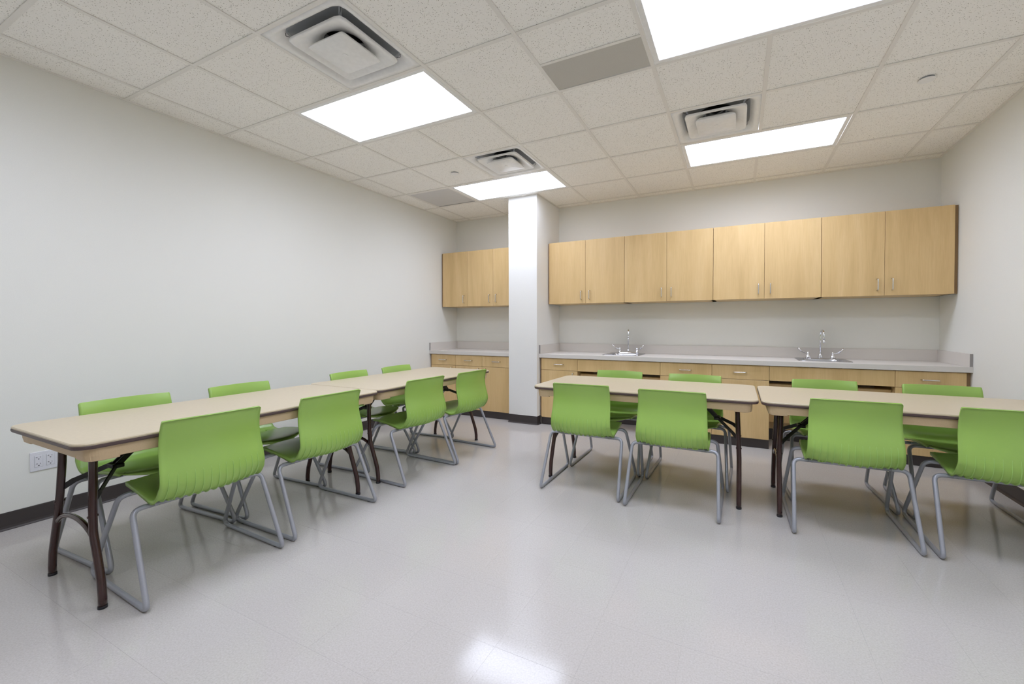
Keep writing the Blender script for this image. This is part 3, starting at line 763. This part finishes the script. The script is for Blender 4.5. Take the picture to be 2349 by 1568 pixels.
def chair():
    r_ = empty('chair')
    NU = 24
    us = [math.sin(PI/2*(-1+2*k/NU))*.35+(-1+2*k/NU)*.65 for k in range(NU+1)]
    th = .006
    bm = bmesh.new()
    grid = [[shell_pt(row, u) for u in us] for row in rowsS]
    NV = len(grid)
    nor = []
    for i in range(NV):
        rn = []
        for k in range(NU+1):
            du = grid[i][min(k+1, NU)]-grid[i][max(k-1, 0)]; dv = grid[min(i+1, NV-1)][k]-grid[max(i-1, 0)][k]
            rn.append(du.cross(dv).normalized())
        nor.append(rn)
    # du x dv: on the seat dv points to -y so normal = x cross -y = -z : points out/back side
    top = [[bm.verts.new(grid[i][k]) for k in range(NU+1)] for i in range(NV)]
    bot = [[bm.verts.new(grid[i][k]+nor[i][k]*th) for k in range(NU+1)] for i in range(NV)]
    for i in range(NV-1):
        for k in range(NU):
            bm.faces.new((top[i][k], top[i][k+1], top[i+1][k+1], top[i+1][k]))
            bm.faces.new((bot[i][k], bot[i+1][k], bot[i+1][k+1], bot[i][k+1]))
    # turned-out lip all round the edge
    loop = [(i, 0) for i in range(NV)]+[(NV-1, k) for k in range(1, NU+1)]+[(i, NU) for i in range(NV-2, -1, -1)]+[(0, k) for k in range(NU-1, 0, -1)]
    lip = []
    for (i, k) in loop:
        g_, nn = grid[i][k], nor[i][k]
        row_c = i/(NV-1)
        w_ = .011 if .30 < row_c < .55 else .0085
        lip.append(bm.verts.new(g_+nn*(th+w_)*1.0))
    n = len(loop)
    for q in range(n):
        a_, b_ = loop[q], loop[(q+1) % n]
        bm.faces.new((top[a_[0]][a_[1]], top[b_[0]][b_[1]], lip[(q+1) % n], lip[q]))
        # inner side of lip back to the underside, a bit inboard
        ia = (min(max(a_[0], 1), NV-2), min(max(a_[1], 1), NU-1)); ib = (min(max(b_[0], 1), NV-2), min(max(b_[1], 1), NU-1))
        va, vb = bot[ia[0]][ia[1]], bot[ib[0]][ib[1]]
        try:
            if va is vb: bm.faces.new((lip[q], lip[(q+1) % n], va))
            else: bm.faces.new((lip[q], lip[(q+1) % n], vb, va))
        except ValueError: pass
    me = finish(bm, 'shell', MAT['green'], True, recalc=False)
    sh = link('shell', me, r_)
    # moulded ribs low on the back, joined: 13 fins that wrap under the seat
    for q in range(13):
        u = -.86+1.72*q/12
        path = []; nn_ = []
        i0, i1 = 21, 36
        for i in range(i0, i1+1):
            p_ = shell_pt(rowsS[i], u); du = shell_pt(rowsS[i], u+.05)-shell_pt(rowsS[i], u-.05); dv = shell_pt(rowsS[min(i+1, NV-1)], u)-shell_pt(rowsS[i-1], u)
            path.append(p_); nn_.append(du.cross(dv).normalized())
        rb = bmesh.new(); prev = None; m_ = len(path)
        for i in range(m_):
            f = i/(m_-1); hgt = .0088*(min(1, .35+f*3.2))*max(0, 1-f)**.55
            hgt = max(hgt, .0004)
            tl = (1-f)*.0022+.0010
            base = path[i]+nn_[i]*(th-.0008)
            cur = [rb.verts.new(base+Vector((-tl, 0, 0))), rb.verts.new(base+nn_[i]*hgt+Vector((-tl*.45, 0, 0))), rb.verts.new(base+nn_[i]*hgt+Vector((tl*.45, 0, 0))), rb.verts.new(base+Vector((tl, 0, 0)))]
            if prev:
                for z in range(3): rb.faces.new((prev[z], prev[z+1], cur[z+1], cur[z]))
            prev = cur
        link('rib', finish(rb, 'rib', MAT['green_lit'], True), sh)
    # steel sled frame
    R0 = .0108
    ztop_r, ztop_f = .381, .403
    for s_ in (-1, 1):
        pts = [(s_*.19, -.112, ztop_r), (s_*.266, -.112, ztop_r), (s_*.280, -.286, R0), (s_*.280, .290, R0), (s_*.252, .062, ztop_f), (s_*.17, .062, ztop_f)]
        tube('sled_runner', MAT['silver'], r_, fillet(pts, [0, .040, .022, .034, .044, 0], 7), R0, 14)
        for yy in (-.22, .20): box('glide', MAT['slot'], r_, s_*.280-.006, s_*.280+.006, yy-.012, yy+.012, .0, .002)
    tube('rear_crossbar', MAT['silver'], r_, [(-.191, -.112, ztop_r), (.191, -.112, ztop_r)], R0, 14)
    tube('front_crossbar', MAT['silver'], r_, [(-.171, .062, ztop_f), (.171, .062, ztop_f)], R0, 14)
    for s_ in (-1, 1):
        bm = bmesh.new(); box_bm(bm, s_*.135-.016, s_*.135+.016, -.135, -.09, ztop_r+.002, .414, .003); box_bm(bm, s_*.135-.002, s_*.135+.002, -.16, -.07, ztop_r+.008, .414)
        link('mount_bracket', finish(bm, 'mount_bracket', MAT['green']), r_)
        bm = bmesh.new(); box_bm(bm, s_*.135-.016, s_*.135+.016, .045, .085, ztop_f+.004, .428, .003)
        link('mount_bracket', finish(bm, 'mount_bracket', MAT['green']), r_)
        bm = bmesh.new(); bmesh.ops.create_icosphere(bm, subdivisions=2, radius=.0045, matrix=Matrix.Translation((s_*.175, -.118, ztop_r-R0+.0015)))
        link('screw', finish(bm, 'screw', MAT['nickel'], True), r_)
    return r_
ch0 = chair()
CH = [(1.083, -3.914, PI/2-.03, 'lime green chair closest to the camera, back to us, at the near left table'),
      (1.084, -3.283, PI/2-.005, 'lime green chair with its back to us, right behind the closest one on the left'),
      (1.094, -2.427, PI/2-.05, 'lime green chair, third from the camera on the open side of the left row'),
      (1.134, -1.843, PI/2-.05, 'lime green chair at the far end of the left row, open side, before the column'),
      (2.522, -2.025, .01, 'lime green chair, leftmost on the near side of the right row'),
      (3.138, -2.060, -.01, 'lime green chair second from the left on the near side of the right row'),
      (4.074, -1.995, .02, 'lime green chair third from the left on the near side of the right row'),
      (4.712, -1.985, 0, 'lime green chair cut off by the right edge of the photo'),
      (.588, -3.882, -PI/2+.05, 'lime green chair between left wall and near left table, closest to the outlet'),
      (.585, -3.269, -PI/2+.05, 'lime green chair on the wall side of the left row, second from the camera'),
      (.612, -2.366, -PI/2+.05, 'lime green chair on the wall side of the left row, third from the camera'),
      (.606, -1.779, -PI/2+.05, 'lime green chair on the wall side of the left row, closest to the cabinets'),
      (2.551, -1.505, PI-.01, 'lime green chair on the counter side of the right row, leftmost of four'),
      (3.180, -1.535, PI-.035, 'lime green chair on the counter side of the right row, second from the left'),
      (4.100, -1.490, PI+.07, 'lime green chair on the counter side of the right row, third from the left'),
      (4.745, -1.490, PI+.02, 'lime green chair on the counter side of the right row, closest to the right wall')]
for k, (x, y, rz, lab) in enumerate(CH):
    o = ch0 if k == 0 else copy_tree(ch0)
    o.location = (x, y, 0); o.rotation_euler = (0, 0, rz); tag(o, lab, 'chair', 'lime green sled-base chairs')
